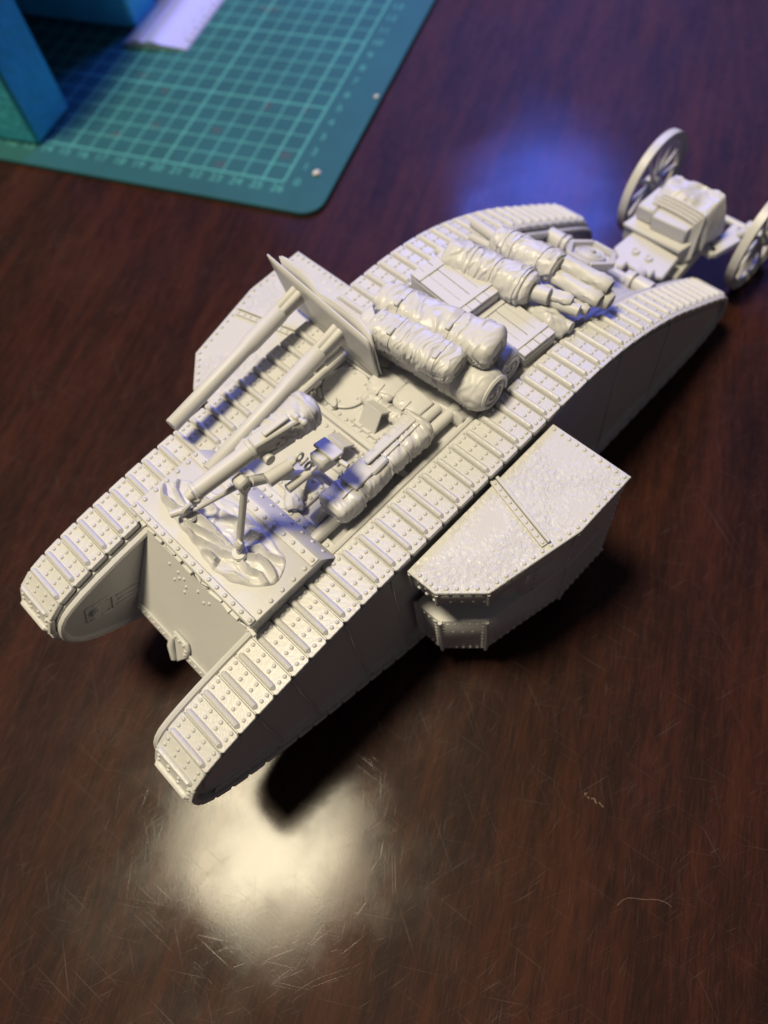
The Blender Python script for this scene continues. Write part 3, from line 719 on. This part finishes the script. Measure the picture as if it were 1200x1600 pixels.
# long kit bundle along the near edge of the deck, on poles
for yy, x0, x1, lab in ((11.3, 74.0, 30, "inner of the two poles under the long kit bundle"), (15.0, 77.6, 27, "outer of the two poles under the long kit bundle, nearest the near track")):
    m = MB(); r = 1.6 if yy < 17 else 1.0
    m.tube([(x0, yy, 59.6), (x0 - 1, yy, 59.7), (x1, yy + .6, 59.7)], [r * .93, r, r], 12); tag(m.build("pole", M_wood), lab, "pole", "poles under the kit bundle")
kb = thing("kit_bundle", "long corded kit bundle with blunt rounded ends lying along the near track", "bundle", (53.5, 13.3, 60))
f = cloth_fn((70.4, 14.6, 63.6), (38.2, 14.2, 63.8), lambda u: 4.25 + .25 * math.sin(u * 9), .76, .22, 21, shape=4.0, ends=.04, freq=.45, bulge=.02, straps=(.22, .27, .54, .72))
roll_mesh(f).build("cloth", M_cloth, kb, angle=60)
for u, s_ in ((.22, .02), (.27, -.02), (.53, .03), (.56, -.03), (.72, 0), (.93, 0.01)): cord_mesh(f, u, .3, s_).build("cord", M_cloth, kb)
m = MB(); m.tube([f(.1 + .85 * k / 30, .21, .22) for k in range(31)], .3, 6); m.build("cord", M_cloth, kb)
m = MB(); m.box((60.4, 14.2, 67.3), (6.6, 5.2, .9), rz=.05, bev=.25, rot=None); m.build("flat_board", M_wood, kb)
m = MB(); m.box((55.2, 16.0, 67.0), (5.6, 2.2, 1.6), rz=.04, bev=.5); m.build("small_pouch", M_cloth, kb)
m = MB(); m.bar((56.8, 13.4, 67.6), (40, 13.6, 67.4), 1.5, .7); m.build("tent_slat", M_wood, kb)

# satchels and haversack on the deck
def satchel(label, c, sx, sy, rz):
    t = thing("satchel", label, "satchel", (c[0], c[1], 57.5), "satchels on the deck"); Rz = Matrix.Rotation(rz, 3, 'Z'); c = V(c)
    m = MB()
    def body(u, v):
        a = 2 * math.pi * v; th_ = math.pi * (u - .5); ct = abs(math.cos(th_)) ** .5
        x, y = abs(math.cos(a)) ** .55 * math.copysign(1, math.cos(a)), abs(math.sin(a)) ** .55 * math.copysign(1, math.sin(a))
        return c + Rz @ V((x * sx * ct, y * sy * ct, 1.5 * math.sin(th_) + .25 * fbm((x * 3, y * 3, c.y), .8)))
    m.grid(body, 14, 32, closed_v=True); m.build("bag", M_cloth, t, angle=70)
    fl_ = MB()
    def flap(u, v):
        x = -sx * .95 + u * sx * (1.35 + .45 * (1 - abs(v - .5) * 2)); y = (v - .5) * 2 * sy * 1.04
        return c + Rz @ V((x, y, 1.75 - .5 * (abs(v - .5) * 2) ** 4 - .35 * u ** 3 + .12 * math.sin(v * 12)))
    fl_.grid(flap, 10, 16); o_ = fl_.build("flap", M_cloth, t, angle=70); s_ = o_.modifiers.new("thick", 'SOLIDIFY'); s_.thickness = .45 * S
    st_ = MB(); st_.bar(c + Rz @ V((.1 * sx, .2, 1.95)), c + Rz @ V((1.0 * sx, .3, 1.45)), .8, .4, bev=.1); st_.build("flap_strap", M_cloth, t)
satchel("left flapped satchel on the deck, closer to the round hatch", (34.4, -3.0, 60.0), 4.0, 4.4, math.radians(3))
satchel("right flapped satchel on the deck, closer to the near track", (34.0, 6.2, 60.4), 3.8, 4.6, math.radians(-4))
hv = thing("haversack", "soft elongated haversack lying in front of the two satchels", "haversack", (39.4, 3, 57.5))
f = cloth_fn((39.3, -5.6, 59), (39.0, 9.6, 59.2), lambda u: 2.0 + .2 * math.sin(u * 8), .85, .3, 31, freq=.7); roll_mesh(f, 40, 26).build("cloth", M_cloth, hv, angle=60)
for u in (.3, .5): strap_mesh(f, u, .9, .25).build("strap", M_cloth, hv)

# ------------------------------------------------------------------ tubes glued to a folded plate
tf = thing("finned_tube_rack", "two long tubes with finned ends fixed to an upright folded plate over the far track", "kit part", (36, -28, 62))
def fplate(y): return 31.8 + .02 * (y + 28) ** 2 * .12
m = MB()
def sheet(u, v):
    y = -47.5 + u * 42.0; top = 77.0 - (0 if u < .97 else (u - .97) * 25); bot = 61.2 + (0 if u > .1 else (.1 - u) * 95)
    return V((30.8 + u * 3.6 + .9 * (v - .6), y, bot + v * (top - bot)))
m.grid(sheet, 44, 4); o = m.build("plate", M_clean, tf); so = o.modifiers.new("thick", 'SOLIDIFY'); so.thickness = .45 * S; so.offset = 1
for k, (bx, zz) in enumerate(((1.2, 77.2), (2.3, 76.8))):
    m = MB()
    def back(u, v):
        uu = .08 + u * .92; y = -47.5 + uu * 42.0; l_ = abs(math.sin(uu * 2 * math.pi)) ** .8
        top = zz - (0 if uu < .97 else (uu - .97) * 25)
        return V((30.8 + uu * 3.6 - .6 - l_ * bx * 1.0 + .9 * (v - .6), y, 61.5 + v * (top - 61.5)))
    m.grid(back, 60, 3); o = m.build("fold", M_clean, tf); so = o.modifiers.new("thick", 'SOLIDIFY'); so.thickness = .4 * S
for (a, b) in (((81.4, -31.2, 68.2), (39.6, -35.9, 69.6)), ((83.2, -15.0, 66.2), (41.4, -19.0, 68.0))):
    a, b = V(a), V(b); m = MB(); k = a.lerp(b, .66)
    m.tube([a, a.lerp(b, .002), k, a.lerp(b, .72), b], [1.85, 1.95, 2.0, 2.45, 2.5], 20)
    tb_ = m.build("tube", M_clean, tf, angle=50)
    d = (b - a).normalized(); sd = d.cross(V((0, 0, 1))).normalized(); up = sd.cross(d); e = b + d * 8.2
    for k in range(4):
        an = math.pi / 4 + k * math.pi / 2; off = (sd * math.cos(an) + up * math.sin(an)) * 1.35
        fn = MB(); fn.tube([b + off - d * 1.0, b + off + d * .2, e + off * 1.05], [.95, .95, 1.15], 10); fn.build("fin", M_clean, tb_)
m = MB(); m.bar((35, -17.6, 64.4), (41, -18.2, 63.6), 1.2, 1.4); m.build("bracket_strip", M_clean, tf)
m = MB(); m.prism([(78.5, -19.4), (82.5, -19.8), (83.5, -16), (79.5, -14)], 63.0, 63.7, axis='z', bev=.1); m.build("end_tab", M_clean, tf)

# ------------------------------------------------------------------ canvas draped on the cab
OUTL = [(92.9, -22.0), (95.7, -19.8), (97, -15), (97.5, -10.2), (98.1, -3.5), (98.7, .3), (99.5, 4.8), (99.1, 7.8), (98.3, 12.6), (93.3, 19.0), (90.4, 19.2), (86.6, 17.4), (85.5, 13.8), (84.9, 6.4), (84.3, 1.5), (84.7, -3.3), (85.9, -8.1), (87.0, -16.5)]
OUT2 = chaikin(OUTL, it=2)
def ray_out(c, a):
    best = 5; dx, dy = math.cos(a), math.sin(a); n_ = len(OUT2)
    for i in range(n_):
        (x1, y1), (x2, y2) = OUT2[i], OUT2[(i + 1) % n_]; ex, ey = x2 - x1, y2 - y1; den = dx * ey - dy * ex
        if abs(den) < 1e-9: continue
        t_ = ((x1 - c[0]) * ey - (y1 - c[1]) * ex) / den; s_ = ((x1 - c[0]) * dy - (y1 - c[1]) * dx) / den
        if t_ > 0 and -1e-6 <= s_ <= 1 + 1e-6: best = t_
    return best
FOLDS = [  # (points of the ridge line, steep side width, gentle side width, height)
    ([(93.6, -10.5), (92.2, -5.5), (92.4, 0), (92.8, 7)], .45, 1.9, 2.3), ([(95.0, -11), (95.2, -6), (93.9, -1), (93.4, 6.5)], .45, 1.5, 2.2),
    ([(96.4, -8), (97.0, -3.4), (95.6, 1.5), (93.8, 7)], .4, 1.5, 2.0), ([(97.9, 0.5), (97.0, 2.8), (96.9, 4.8), (98.4, 5.6)], .5, 1.1, 2.2),
    ([(90.6, -13), (88.6, -9.5), (88.8, -5), (90.8, -3.5)], .6, 2.0, 1.3), ([(88.4, -3.6), (87.0, 1.0), (88.8, 4.2)], .5, 1.7, 1.5),
    ([(91.9, 8.8), (89.6, 12), (89.6, 15.5), (90.6, 18.4)], .4, 1.6, 2.1), ([(93.2, 9.2), (93.7, 12), (92.4, 15), (93.2, 18.2)], .4, 1.3, 1.7), ([(90.6, 7.8), (88.0, 10), (87.9, 13.2), (86.9, 15.8)], .4, 1.5, 1.6),
    ([(93.0, -21), (95.0, -17.2), (94.6, -13), (93.6, -10.2)], .45, 1.5, 1.9), ([(89.4, -19), (91.8, -17), (93.3, -12.6)], .5, 1.5, 1.3),
    ([(98.2, 8.6), (96.6, 10.6), (95.9, 13.8)], .7, 1.8, .8), ([(85.6, 8.6), (86.8, 5.6), (90.2, 5.2)], .4, 1.1, 1.2)]
def fold_h(x, y):
    p = V((x + .35 * noise.noise(V((x * .35, y * .35, 2))), y + .35 * noise.noise(V((x * .35, y * .35, 8)))))
    h = 0
    for pts, w0, w1, hh in FOLDS:
        best = None; n_ = len(pts) - 1
        for k in range(n_):
            a, b = V(pts[k]), V(pts[k + 1]); ab = b - a; t_ = max(0, min(1, (p - a).dot(ab) / ab.length_squared)); q_ = p - a - ab * t_
            d = q_.length
            if best is None or d < best[0]: best = (d, ab.x * q_.y - ab.y * q_.x, (k + t_) / n_)
        d, side, tt = best; w_ = w0 if side > 0 else w1
        if d < w_: h = max(h, hh * (.35 + .65 * math.sin(math.pi * min(1, max(0, tt))) ** .7) * (1 - d / w_) ** (1.3 if side <= 0 else .8))
    return h
def xrange_at(y):
    xs = []; n_ = len(OUT2)
    for k in range(n_):
        (x1, y1), (x2, y2) = OUT2[k], OUT2[(k + 1) % n_]
        if (y1 - y) * (y2 - y) <= 0 and y1 != y2: xs.append(x1 + (x2 - x1) * (y - y1) / (y2 - y1))
    return (min(xs), max(xs)) if xs else None
YA, YB = min(p[1] for p in OUT2) + .02, max(p[1] for p in OUT2) - .02
dm = MB()
def drape(u, v):
    y = YA + (YB - YA) * (.5 - .5 * math.cos(math.pi * v)) ; xa, xb = xrange_at(y); x = xa + (xb - xa) * u
    x += .25 * math.sin(y * 1.3) * (u - .5)
    e = min(1, min(u, 1 - u) * (xb - xa) / .7, (y - YA) / .7, (YB - y) / .7); e = max(0, e) ** .5
    cr_ = max(0, 1 - abs(noise.noise(V((x * .55 + .8 * noise.noise(V((x * .2, y * .2, 1))), y * .16, 6)))) * 4.5) ** 1.2
    return V((x, y, 65.5 + e * (.55 + fold_h(x, y) * 1.2 + .16 * cr_ + .35 * noise.noise(V((x * .22, y * .22, 3))))))
dm.grid(drape, 84, 200)
tag(dm.build("canvas_sheet", M_cloth, angle=55), "crumpled canvas sheet spread over the cab roof under the machine gun feet", "canvas sheet")

# ------------------------------------------------------------------ machine gun on tripod
mg = thing("machine_gun", "tripod machine gun with fat barrel jacket standing on the cab roof canvas", "machine gun", (88, 4, 66))
A0, A1, A2 = V((92.4, 1.8, 88.0)), V((77.2, 3.6, 88.6)), V((64.6, 6.2, 88.4))
d = (A1 - A0).normalized()
m = MB(); m.tube([A0, A0 + d * .1, A0 + d * .9, A0 + d * 1.0, A1 - d * .9, A1 - d * .8, A1], [1.5, 2.1, 2.15, 1.95, 2.0, 2.25, 2.25], 22)
m.build("barrel_jacket", M_clean, mg, angle=50)
m = MB(); m.tube([A0 - d * 1.6 - V((0, .8, 1.2)), A0 - d * .2 - V((0, .8, 1.2))], [1.2, 1.5], 14); m.tube([A0 - V((0, .4, 1.8)), A0 - V((0, .4, 3.2)) - d * .4], [1.5, 1.2], 12); m.build("muzzle", M_clean, mg)
m = MB(); m.bar(A1 + V((0, 0, .2)), A2 + V((0, 0, .2)), 3.4, 4.4, bev=.4); m.bar(A1 + d * 2 + V((0, 1.7, .6)), A1 + d * 8 + V((0, 1.7, .6)), .7, 1.6); m.bar(A1 + d * 3 + V((0, .5, 2.6)), A1 + d * 9.5 + V((0, .5, 2.6)), 1.6, .8); m.box(A1 + d * 10.8 + V((0, 1.2, 1.4)), (1.6, 2.2, 2.2), bev=.4)
m.cyl(A1 + d * 11 + V((0, 2.4, 1.6)), A1 + d * 11 + V((0, 3.6, 1.8)), .6, 8); m.sphere(A1 + d * 11 + V((0, 3.8, 1.8)), .85)
m.build("receiver", M_clean, mg)
m = MB(); m.bar(A1 + d * 1 + V((0, .5, -3.4)), A1 + d * 9 + V((0, 1.2, -3.4)), 2.4, 2.4, bev=.5); m.cyl(A1 + d * 1.2 + V((0, -1.6, -2.6)), A1 + d * 1.2 + V((0, 3.4, -2.6)), 1.3, 12)
m.build("cradle", M_clean, mg)
pv = V((83.6, 6.4, 84.2))
m = MB(); m.box(pv + V((0, -.6, 1)), (3, 3.2, 3.2), bev=.6); m.tube([pv, pv + V((.8, 0, -2)), (91.6, 7.8, 69.6), (92.4, 7.9, 67.4)], [1.25, .85, .85, .8], 12); m.sphere(pv, 1.5)
m.cyl((91.3, 7.9, 70.4), (91.9, 7.9, 69.6), 1.3, 12); m.box((91.4, 8.6, 71.6), (.8, 1.8, .9), bev=.2); m.tube([(92.5, 7.9, 66.6), (92.6, 7.9, 67.4)], [2.0, 1.7], 16)
m.build("front_leg", M_clean, mg)
m = MB(); m.tube([pv + V((0, -1, 0)), (92.3, -6.4, 70.2), (94.0, -9.6, 67.6)], [.75, .5, .5], 10)
m.tube([(93.4 + 1.7 * math.cos(a), -8.4 + .4 * math.sin(a), 69.6 + 1.7 * math.sin(a)) for a in [2 * math.pi * k / 20 for k in range(20)]], .62, 8, closed=True)
m.cyl((93.2, -8.2, 69.6), (97.4, -10.6, 69.4), .9, 12); m.tube([(94.2, -8.4, 67.2), (94.2, -8.4, 67.8)], [2.0, 1.7], 16)
m.build("side_leg", M_clean, mg)
m = MB(); m.tube([pv + V((-1.5, 0, 0)), (76, 6.6, 79), (66.5, 7.2, 68), (64, 7.4, 60)], [1.3, 1.2, 1.1, .9], 12)
m.tube([(79.2, 8.6, 83.4), (73.2, 9.4, 83.0)], [1.7, 1.5], 12); m.tube([(73.2, 9.4, 83), (71.4, 9.2, 83)], .7, 8)
m.tube([(76.8, 11.2, 79.4), (70.6, 11.6, 79.0)], [1.1, .95], 12)
m.build("rear_leg", M_clean, mg)
m = MB()
for k in range(4): 
    c_ = V((70.6 - .3 * k, 9.6 + .7 * k, 83.4 - 1.5 * k)); m.tube([c_ + V((1.0 * math.cos(a), .5 * (k % 2) * math.sin(a), 1.0 * math.sin(a))) for a in [2 * math.pi * j / 12 for j in range(12)]], .35, 6, closed=True)
m.build("chain", M_clean, mg)
m = MB(); c_ = V((65.4, 10.4, 77.0)); rt = Matrix.Rotation(math.radians(-14), 3, 'Y')
m.box(c_, (5.2, 4.0, 4.6), rot=rt, bev=.7, taper=(1.1, 1.2)); m.box(c_ + V((-1.6, .3, 2.5)), (3.6, 6.4, .9), rot=rt, bev=.25); m.cyl(c_ + V((-1.4, 2.4, .9)), c_ + V((-1.9, 6.0, .9)), .65, 10)
m.build("ammunition_tray", M_clean, mg)
gc = thing("gun_cover", "canvas cover bundled over the receiver of the tripod machine gun", "canvas cover", (69, 3, 84))
f = cloth_fn((80.4, 2.6, 88.6), (60.8, 4.6, 87.0), lambda u: 1.5 + 2.6 * min(1, u * 1.3) ** .9 - (0 if u < .93 else (u - .93) * 8), .85, .30, 41, shape=2.8, ends=.03, freq=.45)
roll_mesh(f, 60, 40).build("cloth", M_cloth, gc, angle=60)
cord_mesh(f, .87, .22).build("cord", M_cloth, gc)
f = cloth_fn((75, 5.4, 59.4), (66, -5.4, 59.8), 2.2, .9, .3, 51, freq=.5)
o = roll_mesh(f, 30, 24).build("canvas_roll", M_cloth, angle=60); tag(o, "small canvas roll on the deck in the shade under the machine gun", "canvas roll")

# ------------------------------------------------------------------ cutting mat, ruler, foam stand
MT = Matrix.Translation(V((-42.487, -147.422, 0))) @ Matrix.Rotation(math.radians(114.1305), 4, 'Z')
def on_mat(mb): mb.bm.transform(MT); return mb
matt = thing("cutting_mat", "green self healing cutting mat with printed centimetre grid lying on the table", "cutting mat", MT @ V((-100, 90, 0)))
x0, x1, y0, y1, rc = -284, 22.5, -15.8, 204, 9
outl = []
for cx, cy, a0 in ((x1 - rc, y1 - rc, 0), (x0 + rc, y1 - rc, 90), (x0 + rc, y0 + rc, 180), (x1 - rc, y0 + rc, 270)):
    outl += [(cx + rc * math.cos(math.radians(a0 + k * 15)), cy + rc * math.sin(math.radians(a0 + k * 15))) for k in range(7)]
m = MB(); m.prism(outl, .02, 2.0, axis='z', bev=.25); on_mat(m).build("sheet", M_mat, matt)
gl = MB()
for i in range(27):
    hw = .5 if i in (0, 1) or i % 5 == 1 else .3
    gl.box((-10 * i, 93, 2.03), (hw * 2, 186, .05), bev=0)
for j in range(19):
    hw = .5 if j % 5 == 0 else .3
    gl.box((-130, 10 * j, 2.035), (260, hw * 2, .05), bev=0)
on_mat(gl).build("grid_print", M_line, matt)
def text(s_, x, y, size):
    cu = bpy.data.curves.new("t", 'FONT'); cu.body = s_; cu.size = size; cu.align_x = 'CENTER'; cu.align_y = 'CENTER'; cu.extrude = .02
    ob = bpy.data.objects.new("t", cu); COL.objects.link(ob); dg = bpy.context.evaluated_depsgraph_get(); me = bpy.data.meshes.new_from_object(ob.evaluated_get(dg))
    b3 = bmesh.new(); b3.from_mesh(me); bpy.data.objects.remove(ob); bpy.data.curves.remove(cu); bpy.data.meshes.remove(me)
    b3.transform(Matrix.Translation((x, y, 2.04))); return b3
for i in range(27):
    mb = MB(); mb.add(text(str(26 - i), -10 * i - 1.2, -4.4, 6.4)); on_mat(mb).build("printed_number", M_line, matt)
for j in range(19):
    mb = MB(); mb.add(text(str(j), 6.0, 10 * j + 1.0, 6.0)); on_mat(mb).build("printed_number", M_line, matt)
st = MB()
for x, y, a, b in ((-33, 4, 2.6, 2.0), (-6, 16, 3.2, 2.4), (-28, 46, 1.8, 3.2), (-92, 12, 3.0, 2.0), (-76, 22, 3.0, 1.6), (-84, 46, 2.2, 1.6), (-60, 118, 6, 2.4), (-9, 48, 1.2, 4), (-101, 55, 3, 1.6), (-45, 25, 2.4, 2)):
    st.tube([(x, y, 2.0), (x, y, 2.045)], 1.0, 14)
    for v in st.bm.verts[-28:] if False else []: pass
st.bm.verts.ensure_lookup_table()
pr_ = [(-33, 4, 2.6, 2.0), (-6, 16, 3.2, 2.4), (-28, 46, 1.8, 3.2), (-92, 12, 3.0, 2.0), (-76, 22, 3.0, 1.6), (-84, 46, 2.2, 1.6), (-60, 118, 6, 2.4), (-9, 48, 1.2, 4), (-101, 55, 3, 1.6), (-45, 25, 2.4, 2)]
for i, v in enumerate(st.bm.verts):
    x, y, a, b = pr_[i // 28]; an = math.atan2(v.co.y - y, v.co.x - x); k = 1 + .35 * noise.noise(V((math.cos(an) * 1.3, math.sin(an) * 1.3, i // 28 * 5.0)))
    v.co.x = x + (v.co.x - x) * a * k; v.co.y = y + (v.co.y - y) * b * k
on_mat(st).build("stain", M_dark, matt, kind="stuff")

rl = thing("metal_ruler", "pale aluminium ruler with raised spine lying on the cutting mat", "ruler", MT @ V((-105, 75, 2)))
m = MB()
pr = [(-123.5, 2.3), (-123.5, 3.2), (-117, 5.6), (-113.5, 6.0), (-112.6, 4.8), (-110, 4.6), (-109, 5.6), (-104, 5.4), (-102.6, 4.6), (-88, 2.9), (-87.4, 2.2)]
b2 = bmesh.new(); A = [b2.verts.new((x, 74.5 + (x + 123) * .07, z)) for x, z in pr]; B = [b2.verts.new((x, 280, z)) for x, z in pr]
b2.faces.new(A); b2.faces.new(B[::-1])
for i in range(len(pr)): b2.faces.new((A[i], B[i], B[(i + 1) % len(pr)], A[(i + 1) % len(pr)]))
m.add(b2); on_mat(m).build("blade", M_steel, rl)
m = MB()
for k in range(30):
    y = 84 + k * 5; ln = 4.2 if k % 2 == 0 else 2.6
    m.box((-88.3 - ln / 2, y, 3.05 + ln * .06), (ln, .5, .12), bev=0)
on_mat(m).build("scale_marks", M_ink, rl)
for k in range(12):
    mb = MB(); b3 = text(str(k + 1), 0, 0, 4.6); b3.transform(Matrix.Rotation(math.radians(-90), 4, 'Z')); b3.transform(Matrix.Translation((-95.5, 84 + k * 10 + 5, 1.62)))
    mb.add(b3); on_mat(mb).build("printed_number", M_ink, rl)

fo = thing("foam_stand", "blue textured foam stand with a dark opening, at the corner of the cutting mat", "foam stand", MT @ V((-160, 40, 2)))
def fbox(xa, xb, ya, yb, za, zb, name):
    m = MB(); m.box(((xa + xb) / 2, (ya + yb) / 2, (za + zb) / 2), (xb - xa, yb - ya, zb - za), bev=1.6); on_mat(m).build(name, M_foam, fo)
fbox(-196, -125.2, -4, 24.6, 2.02, 96, "side_slab"); fbox(-196, -123.5, 88.5, 112, 2.02, 96, "side_slab")
fbox(-206, -197, -4, 112, 2.02, 96, "back_slab"); fbox(-206, -125.5, -4, 112, 96.5, 112, "top_slab")

# ------------------------------------------------------------------ crumbs and a fibre
def crumb(name, label, p, r, mat=M_speck):
    m = MB(); m.sphere(p, r, 10)
    for v in m.bm.verts:
        k = 1 + .5 * noise.noise(v.co * .9); v.co = V(p) + (v.co - V(p)) * k
    return tag(m.build(name, mat, loc=p), label, "crumb")
q = MT @ V((12.5, 8.0, 2.6)); crumb("white_crumb", "whitish crumb lying at the bare corner of the cutting mat", q, (2.0, 1.5, .9))
q = MT @ V((20.2, 62, 2.5)); crumb("white_crumb", "tiny pale crumb at the right hand edge of the cutting mat", q, (1.2, .9, .6))
m = MB(); rnd = random.Random(8)
for k in range(8):
    t_ = k / 8; p = V((68.8 - .8 * t_ + rnd.uniform(-.5, .5), 96.8 + 6 * t_ + rnd.uniform(-.4, .4), .12)); an = rnd.uniform(1.0, 2.1)
    m.bar(p, p + V((math.cos(an), math.sin(an), .1)) * rnd.uniform(.3, .9), .13, .12, bev=0)
tag(m.build("dried_smear", M_hair), "small pale dried smear on the bare table right of the tank", "smear")
HP = chaikin([(85.4, 119.4), (82.4, 119.5), (80.6, 120.7), (78.8, 123.3), (76.5, 125.5), (75.3, 127.8), (75.4, 129.9)], closed=False, it=2)
m = MB(); m.tube([(x, y, .25) for x, y in HP], .038, 5); tag(m.build("fibre", M_hair), "single curved pale hair lying on the bare table", "hair")
